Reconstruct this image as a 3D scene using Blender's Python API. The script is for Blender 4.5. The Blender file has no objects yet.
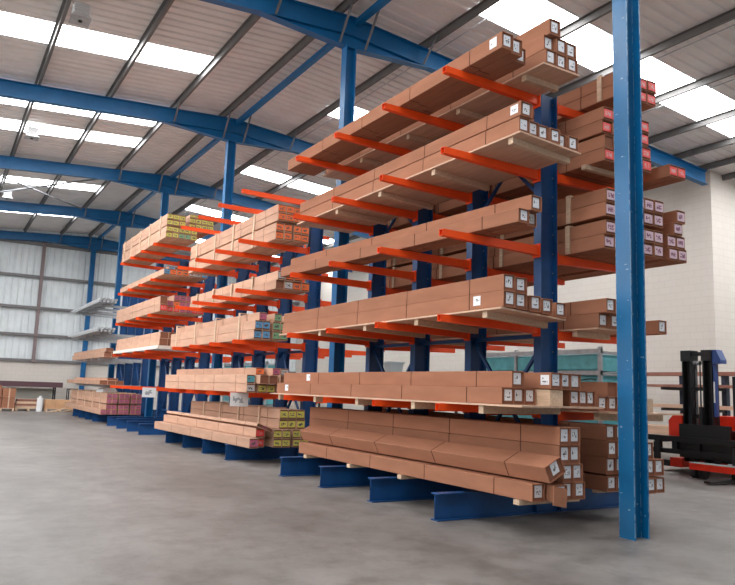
import bpy, math, random
from mathutils import Matrix, Vector
random.seed(7)
SC = bpy.context.scene
COL = SC.collection
# ------------------------------------------------------------------ camera
F, YAW, PITCH, ROLL, EYE = 707.77, .5421, .1378, .0349, 1.6
fw = Vector((math.sin(YAW)*math.cos(PITCH), math.cos(YAW)*math.cos(PITCH), math.sin(PITCH)))
r0 = Vector((math.cos(YAW), -math.sin(YAW), 0)); u0 = r0.cross(fw)
rt = r0*math.cos(ROLL) + u0*math.sin(ROLL); up = u0*math.cos(ROLL) - r0*math.sin(ROLL)
cam = bpy.data.cameras.new('camera'); cam.sensor_width = 36; cam.sensor_fit = 'HORIZONTAL'
cam.lens = F*36/735; cam.clip_end = 200
co = bpy.data.objects.new('camera', cam); COL.objects.link(co)
M = Matrix((rt, up, -fw)).transposed().to_4x4(); M.translation = (0, 0, EYE)
co.matrix_world = M; SC.camera = co
# ------------------------------------------------------------------ world, lights, exposure
w = bpy.data.worlds.new('world'); SC.world = w; w.use_nodes = True
bg = w.node_tree.nodes['Background']; bg.inputs[0].default_value = (.93, .96, 1, 1); bg.inputs[1].default_value = .40
SKY_E = 11                                         # brightness of the daylight in the rooflights
def area(name, loc, size, sizey, e, rot, col=(1, .98, .95)):
    l = bpy.data.lights.new(name, 'AREA'); l.shape = 'RECTANGLE'; l.size = size; l.size_y = sizey
    l.energy = e; l.color = col
    o = bpy.data.objects.new(name, l); COL.objects.link(o); o.location = loc; o.rotation_euler = rot
    return o
# broad fill light added out of view, brightens the faces turned left
area('left_side_fill', (-11.6, 9, 7.0), 34, 4, 1000, (math.radians(82), 0, math.radians(-90)))
SC.view_settings.view_transform = 'Standard'; SC.view_settings.look = 'None'
SC.view_settings.exposure = 0.33; SC.view_settings.gamma = 1; SC.view_settings.use_curve_mapping = False
# ------------------------------------------------------------------ materials
MATS = {}
def mat(name, col, rough=.6, metal=0, var=.0, scale=6, bump=0, objrand=0, stretch=None, col2=None, spec=.4):
    if name in MATS: return MATS[name]
    m = bpy.data.materials.new(name); m.use_nodes = True; MATS[name] = m
    nt = m.node_tree; b = nt.nodes['Principled BSDF']
    b.inputs['Roughness'].default_value = rough; b.inputs['Metallic'].default_value = metal
    b.inputs['Specular IOR Level'].default_value = spec
    b.inputs['Base Color'].default_value = (*col, 1)
    if var or bump or objrand or col2:
        tc = nt.nodes.new('ShaderNodeTexCoord'); mp = nt.nodes.new('ShaderNodeMapping')
        nt.links.new(tc.outputs['Object'], mp.inputs[0])
        if stretch: mp.inputs['Scale'].default_value = stretch
        n = nt.nodes.new('ShaderNodeTexNoise'); n.inputs['Scale'].default_value = scale; n.inputs['Detail'].default_value = 5
        nt.links.new(mp.outputs[0], n.inputs['Vector'])
        mx = nt.nodes.new('ShaderNodeMix'); mx.data_type = 'RGBA'
        mx.inputs[6].default_value = (*[c*(1-var) for c in col], 1)
        c2 = col2 or [min(1, c*(1+var)) for c in col]
        mx.inputs[7].default_value = (*c2, 1)
        rr = nt.nodes.new('ShaderNodeMapRange'); rr.inputs[1].default_value = .3; rr.inputs[2].default_value = .7
        nt.links.new(n.outputs[0], rr.inputs[0]); nt.links.new(rr.outputs[0], mx.inputs[0])
        out = mx.outputs[2]
        if objrand:
            oi = nt.nodes.new('ShaderNodeObjectInfo'); mr = nt.nodes.new('ShaderNodeMapRange')
            mr.inputs[3].default_value = 1-objrand; mr.inputs[4].default_value = 1+objrand
            nt.links.new(oi.outputs['Random'], mr.inputs[0])
            hs = nt.nodes.new('ShaderNodeHueSaturation'); nt.links.new(out, hs.inputs['Color']); nt.links.new(mr.outputs[0], hs.inputs['Value'])
            out = hs.outputs[0]
        nt.links.new(out, b.inputs['Base Color'])
        if bump:
            bp = nt.nodes.new('ShaderNodeBump'); bp.inputs['Strength'].default_value = bump; bp.inputs['Distance'].default_value = .01
            nt.links.new(n.outputs[0], bp.inputs['Height']); nt.links.new(bp.outputs[0], b.inputs['Normal'])
    return m
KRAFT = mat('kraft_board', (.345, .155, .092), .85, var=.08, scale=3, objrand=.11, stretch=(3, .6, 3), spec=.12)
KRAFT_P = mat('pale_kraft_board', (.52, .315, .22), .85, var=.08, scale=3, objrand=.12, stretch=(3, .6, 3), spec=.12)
KRAFT_D = mat('kraft_crease', (.10, .042, .028), .9, spec=.1)
KRAFT_I = mat('kraft_inner', (.27, .115, .07), .85, spec=.1)
PLY = mat('pale_plywood', (.62, .41, .285), .7, var=.13, scale=2, stretch=(5, .6, 5), bump=.1, objrand=.07)
PINE = mat('pine_timber', (.62, .45, .31), .7, var=.14, scale=4, stretch=(8, 1, 8), objrand=.1)
BLUE = mat('rack_blue_paint', (.006, .062, .20), .42, var=.22, scale=3, spec=.45)
COLB = mat('column_blue_paint', (.001, .12, .31), .4, var=.14, scale=2, spec=.5)
ORNG = mat('arm_orange_paint', (.93, .085, .006), .5, var=.08, scale=3, spec=.45)
DARK = mat('dark_steel', (.02, .02, .022), .5)
STEEL = mat('galvanised_steel', (.20, .21, .22), .45, metal=.35, var=.2, scale=2)
GREY = mat('grey_steel', (.40, .42, .43), .5, metal=.2, var=.15)
SHEET = mat('roof_sheet_liner', (.76, .74, .72), .5, var=.07, scale=1.2, spec=.4)
CLAD = mat('wall_cladding', (.66, .70, .71), .5, var=.07, scale=1.5)
RED = mat('truck_red', (.80, .035, .012), .35, var=.05)
BLACKP = mat('truck_black', (.013, .013, .015), .4)
TBLUE = mat('truck_blue', (.03, .07, .24), .4)
WHITE = mat('white_plastic', (.75, .76, .76), .5)
MAROON = mat('plum_laminate', (.10, .05, .06), .5)
BROWNB = mat('brown_board', (.30, .13, .09), .6, var=.15, scale=3, objrand=.1)
TEAL = mat('teal_wrap', (.12, .42, .46), .35, var=.18, scale=5, bump=.5)
def painted_block(name, axis):
    m = bpy.data.materials.new(name); m.use_nodes = True; nt = m.node_tree; b = nt.nodes['Principled BSDF']
    b.inputs['Roughness'].default_value = .65
    tc = nt.nodes.new('ShaderNodeTexCoord'); sp = nt.nodes.new('ShaderNodeSeparateXYZ'); cb = nt.nodes.new('ShaderNodeCombineXYZ')
    nt.links.new(tc.outputs['Object'], sp.inputs[0]); nt.links.new(sp.outputs[axis], cb.inputs[0]); nt.links.new(sp.outputs[2], cb.inputs[1])
    br = nt.nodes.new('ShaderNodeTexBrick'); br.inputs['Scale'].default_value = 1
    br.inputs['Brick Width'].default_value = .45; br.inputs['Row Height'].default_value = .225; br.inputs['Mortar Size'].default_value = .008
    br.inputs['Color1'].default_value = (.60, .555, .50, 1); br.inputs['Color2'].default_value = (.585, .54, .485, 1); br.inputs['Mortar'].default_value = (.53, .485, .43, 1)
    nt.links.new(cb.outputs[0], br.inputs['Vector']); nt.links.new(br.outputs[0], b.inputs['Base Color'])
    bp = nt.nodes.new('ShaderNodeBump'); bp.inputs['Strength'].default_value = .15; bp.inputs['Distance'].default_value = .006; bp.invert = True
    nt.links.new(br.outputs[1], bp.inputs['Height']); nt.links.new(bp.outputs[0], b.inputs['Normal'])
    return m
BLOCK_Y = painted_block('painted_block_y', 1); BLOCK_X = painted_block('painted_block_x', 0)
def concrete():
    m = bpy.data.materials.new('concrete_floor'); m.use_nodes = True; nt = m.node_tree; b = nt.nodes['Principled BSDF']
    tc = nt.nodes.new('ShaderNodeTexCoord')
    def noise(s, d, st=(1, 1, 1), rough=.6):
        mp = nt.nodes.new('ShaderNodeMapping'); mp.inputs['Scale'].default_value = st; nt.links.new(tc.outputs['Object'], mp.inputs[0])
        n = nt.nodes.new('ShaderNodeTexNoise'); n.inputs['Scale'].default_value = s; n.inputs['Detail'].default_value = d; n.inputs['Roughness'].default_value = rough
        nt.links.new(mp.outputs[0], n.inputs['Vector']); return n
    a = noise(.6, 8, (1, .5, 1), .65); c = noise(2.2, 8, (1, 1, 1), .75); g = noise(22, 3)
    r1 = nt.nodes.new('ShaderNodeValToRGB'); r1.color_ramp.elements[0].position = .33; r1.color_ramp.elements[0].color = (.135, .122, .113, 1)
    r1.color_ramp.elements[1].position = .7; r1.color_ramp.elements[1].color = (.245, .228, .214, 1)
    nt.links.new(a.outputs[0], r1.inputs[0])
    r2 = nt.nodes.new('ShaderNodeValToRGB'); r2.color_ramp.elements[0].position = .36; r2.color_ramp.elements[0].color = (.50, .48, .46, 1)
    r2.color_ramp.elements[1].position = .56; r2.color_ramp.elements[1].color = (1.04, 1.04, 1.04, 1)
    nt.links.new(c.outputs[0], r2.inputs[0])
    mx = nt.nodes.new('ShaderNodeMix'); mx.data_type = 'RGBA'; mx.blend_type = 'MULTIPLY'; mx.inputs[0].default_value = .75
    nt.links.new(r1.outputs[0], mx.inputs[6]); nt.links.new(r2.outputs[0], mx.inputs[7])
    nt.links.new(mx.outputs[2], b.inputs['Base Color'])
    rg = nt.nodes.new('ShaderNodeMapRange'); rg.inputs[3].default_value = .35; rg.inputs[4].default_value = .6
    nt.links.new(c.outputs[0], rg.inputs[0]); nt.links.new(rg.outputs[0], b.inputs['Roughness'])
    bp = nt.nodes.new('ShaderNodeBump'); bp.inputs['Strength'].default_value = .15; bp.inputs['Distance'].default_value = .004
    nt.links.new(g.outputs[0], bp.inputs['Height']); nt.links.new(bp.outputs[0], b.inputs['Normal'])
    return m
FLOOR = concrete()
def emis(name, col, e):
    m = bpy.data.materials.new(name); m.use_nodes = True; b = m.node_tree.nodes['Principled BSDF']
    b.inputs['Base Color'].default_value = (.8, .8, .8, 1); b.inputs['Emission Color'].default_value = (*col, 1); b.inputs['Emission Strength'].default_value = e
    return m
def scuffed(name, base, chip):
    m = mat(name, base, .33, var=.14, scale=2, spec=.5); nt = m.node_tree; bs = nt.nodes['Principled BSDF']
    src = bs.inputs['Base Color'].links[0].from_socket
    tc = nt.nodes.new('ShaderNodeTexCoord'); ge = nt.nodes.new('ShaderNodeBevel'); ge.inputs['Radius'].default_value = .012; ge.samples = 6
    g2 = nt.nodes.new('ShaderNodeNewGeometry'); dt = nt.nodes.new('ShaderNodeVectorMath'); dt.operation = 'DOT_PRODUCT'
    nt.links.new(ge.outputs[0], dt.inputs[0]); nt.links.new(g2.outputs['Normal'], dt.inputs[1])
    ed = nt.nodes.new('ShaderNodeMath'); ed.operation = 'LESS_THAN'; ed.inputs[1].default_value = .93; nt.links.new(dt.outputs['Value'], ed.inputs[0])
    n = nt.nodes.new('ShaderNodeTexNoise'); n.inputs['Scale'].default_value = 14; n.inputs['Detail'].default_value = 4; nt.links.new(tc.outputs['Object'], n.inputs['Vector'])
    gt = nt.nodes.new('ShaderNodeMath'); gt.operation = 'GREATER_THAN'; gt.inputs[1].default_value = .47; nt.links.new(n.outputs[0], gt.inputs[0])
    ml = nt.nodes.new('ShaderNodeMath'); ml.operation = 'MULTIPLY'; nt.links.new(ed.outputs[0], ml.inputs[0]); nt.links.new(gt.outputs[0], ml.inputs[1])
    n2 = nt.nodes.new('ShaderNodeTexNoise'); n2.inputs['Scale'].default_value = 9; n2.inputs['Detail'].default_value = 6
    mp = nt.nodes.new('ShaderNodeMapping'); mp.inputs['Scale'].default_value = (1, 1, 2.5); nt.links.new(tc.outputs['Object'], mp.inputs[0]); nt.links.new(mp.outputs[0], n2.inputs['Vector'])
    g3 = nt.nodes.new('ShaderNodeMath'); g3.operation = 'GREATER_THAN'; g3.inputs[1].default_value = .70; nt.links.new(n2.outputs[0], g3.inputs[0])
    mxx = nt.nodes.new('ShaderNodeMath'); mxx.operation = 'MAXIMUM'; nt.links.new(ml.outputs[0], mxx.inputs[0]); nt.links.new(g3.outputs[0], mxx.inputs[1])
    mm = nt.nodes.new('ShaderNodeMix'); mm.data_type = 'RGBA'; mm.inputs[7].default_value = (*chip, 1)
    nt.links.new(src, mm.inputs[6]); nt.links.new(mxx.outputs[0], mm.inputs[0]); nt.links.new(mm.outputs[2], bs.inputs['Base Color']); return m
COLS = scuffed('column_blue_scuffed', (.002, .12, .29), (.30, .42, .52))
ROOFL = emis('rooflight_daylight', (.97, .98, 1), SKY_E)
def label_mat(name, col, dark=(.10, .09, .09), density=.5):
    """paper label: plain margin, a blotchy printed block in the middle"""
    m = bpy.data.materials.new(name); m.use_nodes = True; nt = m.node_tree; b = nt.nodes['Principled BSDF']
    b.inputs['Roughness'].default_value = .5
    tc = nt.nodes.new('ShaderNodeTexCoord'); sp = nt.nodes.new('ShaderNodeSeparateXYZ'); nt.links.new(tc.outputs['UV'], sp.inputs[0])
    n = nt.nodes.new('ShaderNodeTexNoise'); n.inputs['Scale'].default_value = 5; n.inputs['Detail'].default_value = 1
    oi = nt.nodes.new('ShaderNodeObjectInfo'); ad = nt.nodes.new('ShaderNodeVectorMath'); ad.operation = 'ADD'
    nt.links.new(tc.outputs['UV'], ad.inputs[0]); nt.links.new(oi.outputs['Random'], ad.inputs[1]); nt.links.new(ad.outputs[0], n.inputs['Vector'])
    def rng(inp, a, bb):
        x = nt.nodes.new('ShaderNodeMath'); x.operation = 'COMPARE'; nt.links.new(inp, x.inputs[0]); x.inputs[1].default_value = (a+bb)/2; x.inputs[2].default_value = (bb-a)/2
        return x.outputs[0]
    gx = rng(sp.outputs[0], .15, .8); gz = rng(sp.outputs[1], .25, .75)
    th = nt.nodes.new('ShaderNodeMath'); th.operation = 'GREATER_THAN'; th.inputs[1].default_value = density; nt.links.new(n.outputs[0], th.inputs[0])
    m1 = nt.nodes.new('ShaderNodeMath'); m1.operation = 'MULTIPLY'; nt.links.new(gx, m1.inputs[0]); nt.links.new(gz, m1.inputs[1])
    m2 = nt.nodes.new('ShaderNodeMath'); m2.operation = 'MULTIPLY'; nt.links.new(m1.outputs[0], m2.inputs[0]); nt.links.new(th.outputs[0], m2.inputs[1])
    mx = nt.nodes.new('ShaderNodeMix'); mx.data_type = 'RGBA'; mx.inputs[6].default_value = (*col, 1); mx.inputs[7].default_value = (*dark, 1)
    nt.links.new(m2.outputs[0], mx.inputs[0]); nt.links.new(mx.outputs[2], b.inputs['Base Color'])
    return m
LAB = {'white': label_mat('label_white', (.80, .82, .85), density=.58), 'orange': label_mat('label_orange', (.85, .17, .04)),
       'yellow': label_mat('label_yellow', (.66, .58, .12)), 'pink': label_mat('label_pink', (.50, .12, .20)),
       'purple': label_mat('label_purple', (.62, .44, .50), dark=(.20, .06, .12), density=.47), 'red': label_mat('label_red', (.80, .06, .05), dark=(.6, .3, .28)),
       'blue': label_mat('label_blue', (.12, .33, .55)), 'green': label_mat('label_green', (.22, .42, .22)), 'teal': label_mat('label_teal', (.07, .35, .42)),
       'grey': label_mat('label_grey', (.5, .48, .46)), 'sign': label_mat('sign_white', (.78, .80, .80), dark=(.35, .38, .40), density=.5)}
# ------------------------------------------------------------------ mesh building
class MB:
    def __init__(s): s.v = []; s.f = []; s.m = []; s.uv = {}
    def add(s, vs, fs, mi=0, M=None):
        n = len(s.v)
        s.v += [tuple(M @ Vector(p)) if M else tuple(p) for p in vs]
        for f in fs: s.f.append([i+n for i in f]); s.m.append(mi)
    def box(s, a, b, mi=0, M=None):
        x0, y0, z0 = a; x1, y1, z1 = b
        vs = [(x0,y0,z0),(x1,y0,z0),(x1,y1,z0),(x0,y1,z0),(x0,y0,z1),(x1,y0,z1),(x1,y1,z1),(x0,y1,z1)]
        s.add(vs, [(0,3,2,1),(4,5,6,7),(0,1,5,4),(1,2,6,5),(2,3,7,6),(3,0,4,7)], mi, M)
    def cbox(s, a, b, c=.01, mi=0, M=None):
        """box with chamfered vertical/long edges (octagonal section in the two larger... XZ plane, along Y)"""
        x0, y0, z0 = a; x1, y1, z1 = b
        p = [(x0+c,z0),(x1-c,z0),(x1,z0+c),(x1,z1-c),(x1-c,z1),(x0+c,z1),(x0,z1-c),(x0,z0+c)]
        s.prism(p, 'y', y0, y1, mi, M)
    def prism(s, p, ax, a, b, mi=0, M=None):
        """polygon p extruded along ax from a to b; p in the other two axes' order (y: x,z  x: y,z  z: x,y)"""
        def q(u, v, t): return {'y': (u, t, v), 'x': (t, u, v), 'z': (u, v, t)}[ax]
        n = len(p); vs = [q(u, v, a) for u, v in p] + [q(u, v, b) for u, v in p]
        fs = [tuple(range(n))[::-1], tuple(range(n, 2*n))] + [(i, (i+1) % n, (i+1) % n+n, i+n) for i in range(n)]
        s.add(vs, fs, mi, M)
    def ibeam(s, ax, a, b, c, u, v, tf=.012, tw=.012, M=None):
        """I section centred c=(c0,c1) in the plane across ax; u flange width, v depth, flanges across first coordinate"""
        cx, cz = c; U = u/2; V = v/2
        p = [(-U,-V),(U,-V),(U,-V+tf),(tw/2,-V+tf),(tw/2,V-tf),(U,V-tf),(U,V),(-U,V),(-U,V-tf),(-tw/2,V-tf),(-tw/2,-V+tf),(-U,-V+tf)]
        s.prism([(cx+x, cz+z) for x, z in p], ax, a, b, 0, M)
    def tube(s, p, q, r, n=8, mi=0):
        p = Vector(p); q = Vector(q); d = (q-p); L = d.length
        R = d.to_track_quat('Z', 'Y').to_matrix().to_4x4(); R.translation = p
        s.prism([(r*math.cos(2*math.pi*i/n), r*math.sin(2*math.pi*i/n)) for i in range(n)], 'z', 0, L, mi, R)
    def bar(s, p, q, wx, wz, mi=0):
        p = Vector(p); q = Vector(q); d = q-p
        R = d.to_track_quat('Y', 'Z').to_matrix().to_4x4(); R.translation = p
        s.box((-wx/2, 0, -wz/2), (wx/2, d.length, wz/2), mi, R)
    def mesh(s, name, mats):
        me = bpy.data.meshes.new(name); me.from_pydata(s.v, [], s.f)
        for m in (mats if isinstance(mats, (list, tuple)) else [mats]): me.materials.append(m)
        me.polygons.foreach_set('material_index', s.m); me.update(); return me
    def obj(s, name, mats, parent=None, loc=(0, 0, 0)):
        o = bpy.data.objects.new(name, s.mesh(name, mats)); COL.objects.link(o); o.location = loc
        if parent: o.parent = parent
        return o
LABELS = {}
def tag(o, label, cat, group=None):
    n = len(label.split()); assert 4 <= n <= 16, (n, label)
    if label in LABELS: print('DUPLICATE LABEL', label)
    LABELS[label] = 1
    o['label'] = label; o['category'] = cat
    if group: o['group'] = group
    return o
def thing(name, label, cat, loc=(0, 0, 0), rz=0, group=None):
    o = bpy.data.objects.new(name, None); COL.objects.link(o); o.location = loc; o.rotation_euler = (0, 0, rz); o.empty_display_size = .1
    return tag(o, label, cat, group)
def struct(o): o['kind'] = 'structure'; return o
ORD = ['first', 'second', 'third', 'fourth', 'fifth', 'sixth', 'seventh', 'eighth', 'ninth', 'tenth', 'eleventh', 'twelfth']
# ------------------------------------------------------------------ building shell
X0, X1, Y0, Y1 = -12, 32, -8, 43.6
XC, YF, BAY = 7.26, 13.22, 7.49                     # ridge line / column row, first frame behind the near one, bay length
HT, SL, SR = 9.97, .066, .080
def ztop(x): return HT - (SL*(XC-x) if x < XC else SR*(x-XC))
b = MB(); b.box((X0, Y0, -.2), (X1, Y1, 0)); struct(b.obj('floor', FLOOR))
ZS = .19                                            # roof sheet above the rafter top
strips_l = [(2.6, 3.85), (9.6, 10.85), (17.05, 18.3), (21.5, 23.15), (24.5, 25.65), (31.75, 32.95), (38.0, 39.1)]
strips_r = [(2.6, 3.85), (10.15, 11.5), (17.5, 18.65), (24.8, 26.0), (32.1, 33.3), (38.6, 39.7)]
def roof_panel(mb, xa, xb, ya, yb):
    """trapezoidal sheet, ribs running down the slope"""
    pitch = .30; prof = []; y = ya
    while y < yb-1e-6:
        for dy, dz in ((0, 0), (.17, 0), (.20, .035), (.27, .035)):
            if y+dy <= yb: prof.append((y+dy, dz))
        y += pitch
    prof.append((yb, 0))
    vs = []; 
    for x in (xa, xb):
        for yy, dz in prof: vs.append((x, yy, ztop(x)+ZS+dz))
    n = len(prof); fs = [(i, i+1, i+1+n, i+n) for i in range(n-1)]
    mb.add(vs, fs)
for side, strips, xe, xs in (('left', strips_l, X0, 5.40), ('right', strips_r, X1, 9.32)):
    mb = MB(); roof_panel(mb, XC, xs, Y0, Y1); ya = Y0
    for s0, s1 in strips:
        roof_panel(mb, xs, xe, ya, s0); ya = s1
    roof_panel(mb, xs, xe, ya, Y1)
    o = struct(mb.obj('ceiling_'+side, SHEET))
    for i, (s0, s1) in enumerate(strips):
        g = MB(); g.add([(xs, s0, ztop(xs)+ZS+.02), (xe, s0, ztop(xe)+ZS+.02), (xe, s1, ztop(xe)+ZS+.02), (xs, s1, ztop(xs)+ZS+.02),
                         (xs, s0, ztop(xs)+ZS+.03), (xe, s0, ztop(xe)+ZS+.03), (xe, s1, ztop(xe)+ZS+.03), (xs, s1, ztop(xs)+ZS+.03)],
                        [(0,3,2,1),(4,5,6,7),(0,1,5,4),(1,2,6,5),(2,3,7,6),(3,0,4,7)])
        struct(g.obj('window_%d' % (i+1 + (0 if side == 'left' else len(strips_l))), ROOFL))
# back wall: painted block to 2.57, then ribbed cladding
b = MB(); b.box((X0, Y1, 0), (X1, Y1+.25, 2.57)); struct(b.obj('wall_back_lower', BLOCK_X))
b = MB(); vs = []; prof = []; x = X0
while x < X1:
    for dx, dy in ((0, 0), (.20, 0), (.24, .035), (.30, .035)): prof.append((x+dx, Y1+.08+dy))
    x += .34
for z in (2.57, 10.3):
    for px, py in prof: vs.append((px, py, z))
n = len(prof); b.add(vs, [(i, i+1, i+1+n, i+n) for i in range(n-1)]); struct(b.obj('wall_back_upper', CLAD))
for i, z in enumerate((2.62, 4.04, 5.57, 7.33, 9.2)):
    b = MB(); b.box((X0, Y1-.12, z-.075), (X1, Y1+.07, z+.075)); struct(b.obj('trim_%d' % (i+1), mat('girt_grey', (.16, .15, .15), .55)))
for i, x in enumerate((-8.2, -3.9, .35, 4.63)):
    b = MB(); b.box((x-.09, Y1-.2, 2.5), (x+.09, Y1-.1, 9.4)); struct(b.obj('trim_%d' % (i+6), mat('post_mauve', (.20, .15, .15), .55)))
# right-hand block wall with its return towards the right
b = MB(); b.box((20.8, 13.3, 0), (21.05, Y1, 9.15)); struct(b.obj('wall_right', BLOCK_Y))
b = MB(); b.box((21.05, 13.3, 0), (X1, 13.55, 9.15)); struct(b.obj('wall_right_return', BLOCK_X))
b = MB(); b.box((X1, Y0, 0), (X1+.25, 13.55, 9.0)); struct(b.obj('wall_far_right', BLOCK_Y))
# ------------------------------------------------------------------ portal frames
fr_names = ['nearest', 'second nearest', 'third', 'fourth', 'fifth and rearmost']
def frame(k, y):
    lab = ['blue steel portal frame whose scuffed column stands in the right foreground',
           'blue steel portal frame crossing the top centre, column behind the nearest rack',
           'blue steel portal frame with column behind the second rack\'s bare top arms',
           'blue steel portal frame with column just beyond the second rack\'s row of cartons',
           'blue steel portal frame with column left of the yellow-ended cartons, one before the back wall',
           'rearmost blue steel portal frame, tight against the pale clad back wall'][k]
    t = thing('portal_frame', lab, 'steel frame', (XC-(.08 if k == 0 else 0), y, 0), 0, 'portal frames')
    def P(mb, name, m, sub=None): return mb.obj(name, m, sub or t)
    c = MB(); c.ibeam('z', 0, HT-.7, (0, 0), .22, .26, .018, .014, Matrix.Rotation(math.pi/2, 4, 'Z'))
    cc = P(c, 'column', COLS if k == 0 else COLB)
    bp = MB(); bp.box((-.2, -.17, 0), (.2, .17, .022)); 
    for sx in (-.16, .16):
        for sy in (-.12, .12): bp.tube((sx, sy, .02), (sx, sy, .06), .014, 6)
    if k: bp.obj('base_plate', COLB, t)
    for s, sl, xe in ((-1, SL, X0-XC), (1, SR, (20.4 if k else X1)-XC)):
        r = MB(); d = .45; Wf = .10
        # rafter: web and two flanges following the slope
        za = 0; zb = -abs(xe)*sl
        for (lo, hi, hw) in ((-.016, 0, Wf), (-d, -d+.016, Wf), (-d+.016, -.016, .006)):
            vs = []
            for x, z in ((0, za), (xe, zb)):
                vs += [(x, -hw, HT+z+lo), (x, hw, HT+z+lo), (x, hw, HT+z+hi), (x, -hw, HT+z+hi)]
            r.add(vs, [(0,1,2,3),(7,6,5,4),(0,4,5,1),(1,5,6,2),(2,6,7,3),(3,7,4,0)])
        P(r, 'rafter', COLB)
        h = MB(); L = 2.15
        for (lo, hi, hw) in ((0, .016, Wf), (.016, None, .006)):
            vs = []
            for x, zz in ((0, HT-.76), (s*L, HT-sl*L-d-.005)):
                top = zz+hi if hi is not None else HT-sl*abs(x)-d
                vs += [(x, -hw, zz+lo), (x, hw, zz+lo), (x, hw, top), (x, -hw, top)]
            h.add(vs, [(0,1,2,3),(7,6,5,4),(0,4,5,1),(1,5,6,2),(2,6,7,3),(3,7,4,0)])
        P(h, 'haunch', COLB)
    for x, dz in ((-.28, .74), (.38, .74), (2.0, .50), (-1.85, .50)):
        fb = MB(); zt = ztop(XC+x*1.0)
        fb.bar((x, -.02, zt-dz+.02), (x + (.0), -.62, zt+.1), .05, .02); P(fb, 'fly_brace', STEEL)
    return t
for k in range(6):
    frame(k, 5.68 if k == 0 else (YF+BAY*(k-1) if k < 5 else Y1-.25))
b = MB(); b.box((7.37, Y0, 9.83), (7.50, Y1-.1, 9.96)); tag(b.obj('ridge_beam', COLB), 'long blue square beam running along the roof above the column row', 'roof beam')
pl = [(6.95, 'beside the ridge beam'), (5.41, 'first left of the ridge, at the rooflights\' inner ends'), (3.52, 'second left of the ridge, crossing the left rooflights'),
      (1.63, 'third left of the ridge, with white lamps hanging under it'), (-.27, 'fourth left of the ridge'), (-2.2, 'fifth left of the ridge'),
      (9.30, 'first right of the ridge, at the rooflights\' inner ends'), (11.3, 'second right of the ridge'), (13.35, 'third right of the ridge, crossing behind the foreground column'),
      (15.42, 'fourth right of the ridge'), (17.42, 'fifth right of the ridge'), (19.0, 'sixth right of the ridge'), (20.3, 'seventh right, just inside the block wall\'s corner'),
      (21.45, 'eighth right, just beyond the block wall\'s corner'), (22.85, 'ninth right, lowest one over the wall top')]
for x, ph in pl:
    b = MB(); z = ztop(x); Zp = [(0, 0), (.07, 0), (.07, .012), (.012, .012), (.012, .165), (-.06, .165), (-.06, .153), (0, .153)]
    y1 = Y1 if x < 20.5 else 13.3
    b.prism([(x+u, z+.005+v) for u, v in Zp], 'y', Y0, y1); tag(b.obj('roof_purlin', mat('purlin_grey', (.13, .125, .12), .5, var=.2, scale=2)), 'grey steel purlin, ' + ph, 'purlin', 'roof purlins')
# thin sag rods
for x, ph in ((13.62, 'beside the purlin passing behind the foreground column'), (15.7, 'beside the fourth purlin right of the ridge'), (9.6, 'beside the first purlin right of the ridge')):
    b = MB(); b.tube((x, Y0, ztop(x)+.02), (x, Y1 if x < 12 else 30, ztop(x)+.02), .014, 6)
    tag(b.obj('conduit', GREY), 'thin grey conduit under the roof, ' + ph, 'conduit', 'roof conduits')
# roof cross bracing rods in the last bays on the left
for i, (a, c) in enumerate((((-.2, 28.6), (5.2, 35.3)), ((5.2, 28.6), (-.2, 35.3)))):
    b = MB(); b.tube((a[0], a[1], ztop(a[0])-.12-.09*i), (c[0], c[1], ztop(c[0])-.12-.09*i), .035)
    tag(b.obj('bracing_rod', STEEL), 'dark round bracing rod under the far left roof, ' + ('leaning towards the columns' if i == 0 else 'crossing the other rod'), 'bracing rod', 'roof bracing')
# hanging high bay lamps
for i, (y, ph) in enumerate(((15.6, 'nearest, cut by the top edge'), (24.5, 'second, before the two rooflight strips'), (33.7, 'farthest, at the left edge'))):
    t = thing('high_bay_lamp', 'white box lamp hanging under the left roof, ' + ph, 'lamp', (1.92, y, 9.28), .0, 'high bay lamps'); t.scale = (.86, .86, .66)
    h = MB(); h.prism([(-.17, -.22), (.17, -.22), (.17, .22), (-.17, .22)], 'z', .12, .50); 
    for zz in (.2, .28, .36, .44): h.box((-.19, -.24, zz), (.19, .24, zz+.02))
    h.obj('housing', WHITE, t)
    g = MB(); g.add([(-.25,-.28,0),(.25,-.28,0),(.25,.28,0),(-.25,.28,0),(-.18,-.22,.13),(.18,-.22,.13),(.18,.22,.13),(-.18,.22,.13)], [(0,1,5,4),(1,2,6,5),(2,3,7,6),(3,0,4,7)]); g.obj('reflector', WHITE, t)
    g = MB(); g.box((-.235,-.265,.012),(.235,.265,.02)); g.obj('lens', GREY, t)
    g = MB(); g.tube((0,0,.02),(0,0,-.03),.05,8); g.obj('bulb', DARK, t)
    g = MB(); g.tube((-.1,0,.5),(-.25,0,.66),.008); g.tube((.1,0,.5),(-.2,0,.66),.008); g.obj('hanger', STEEL, t)
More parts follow.
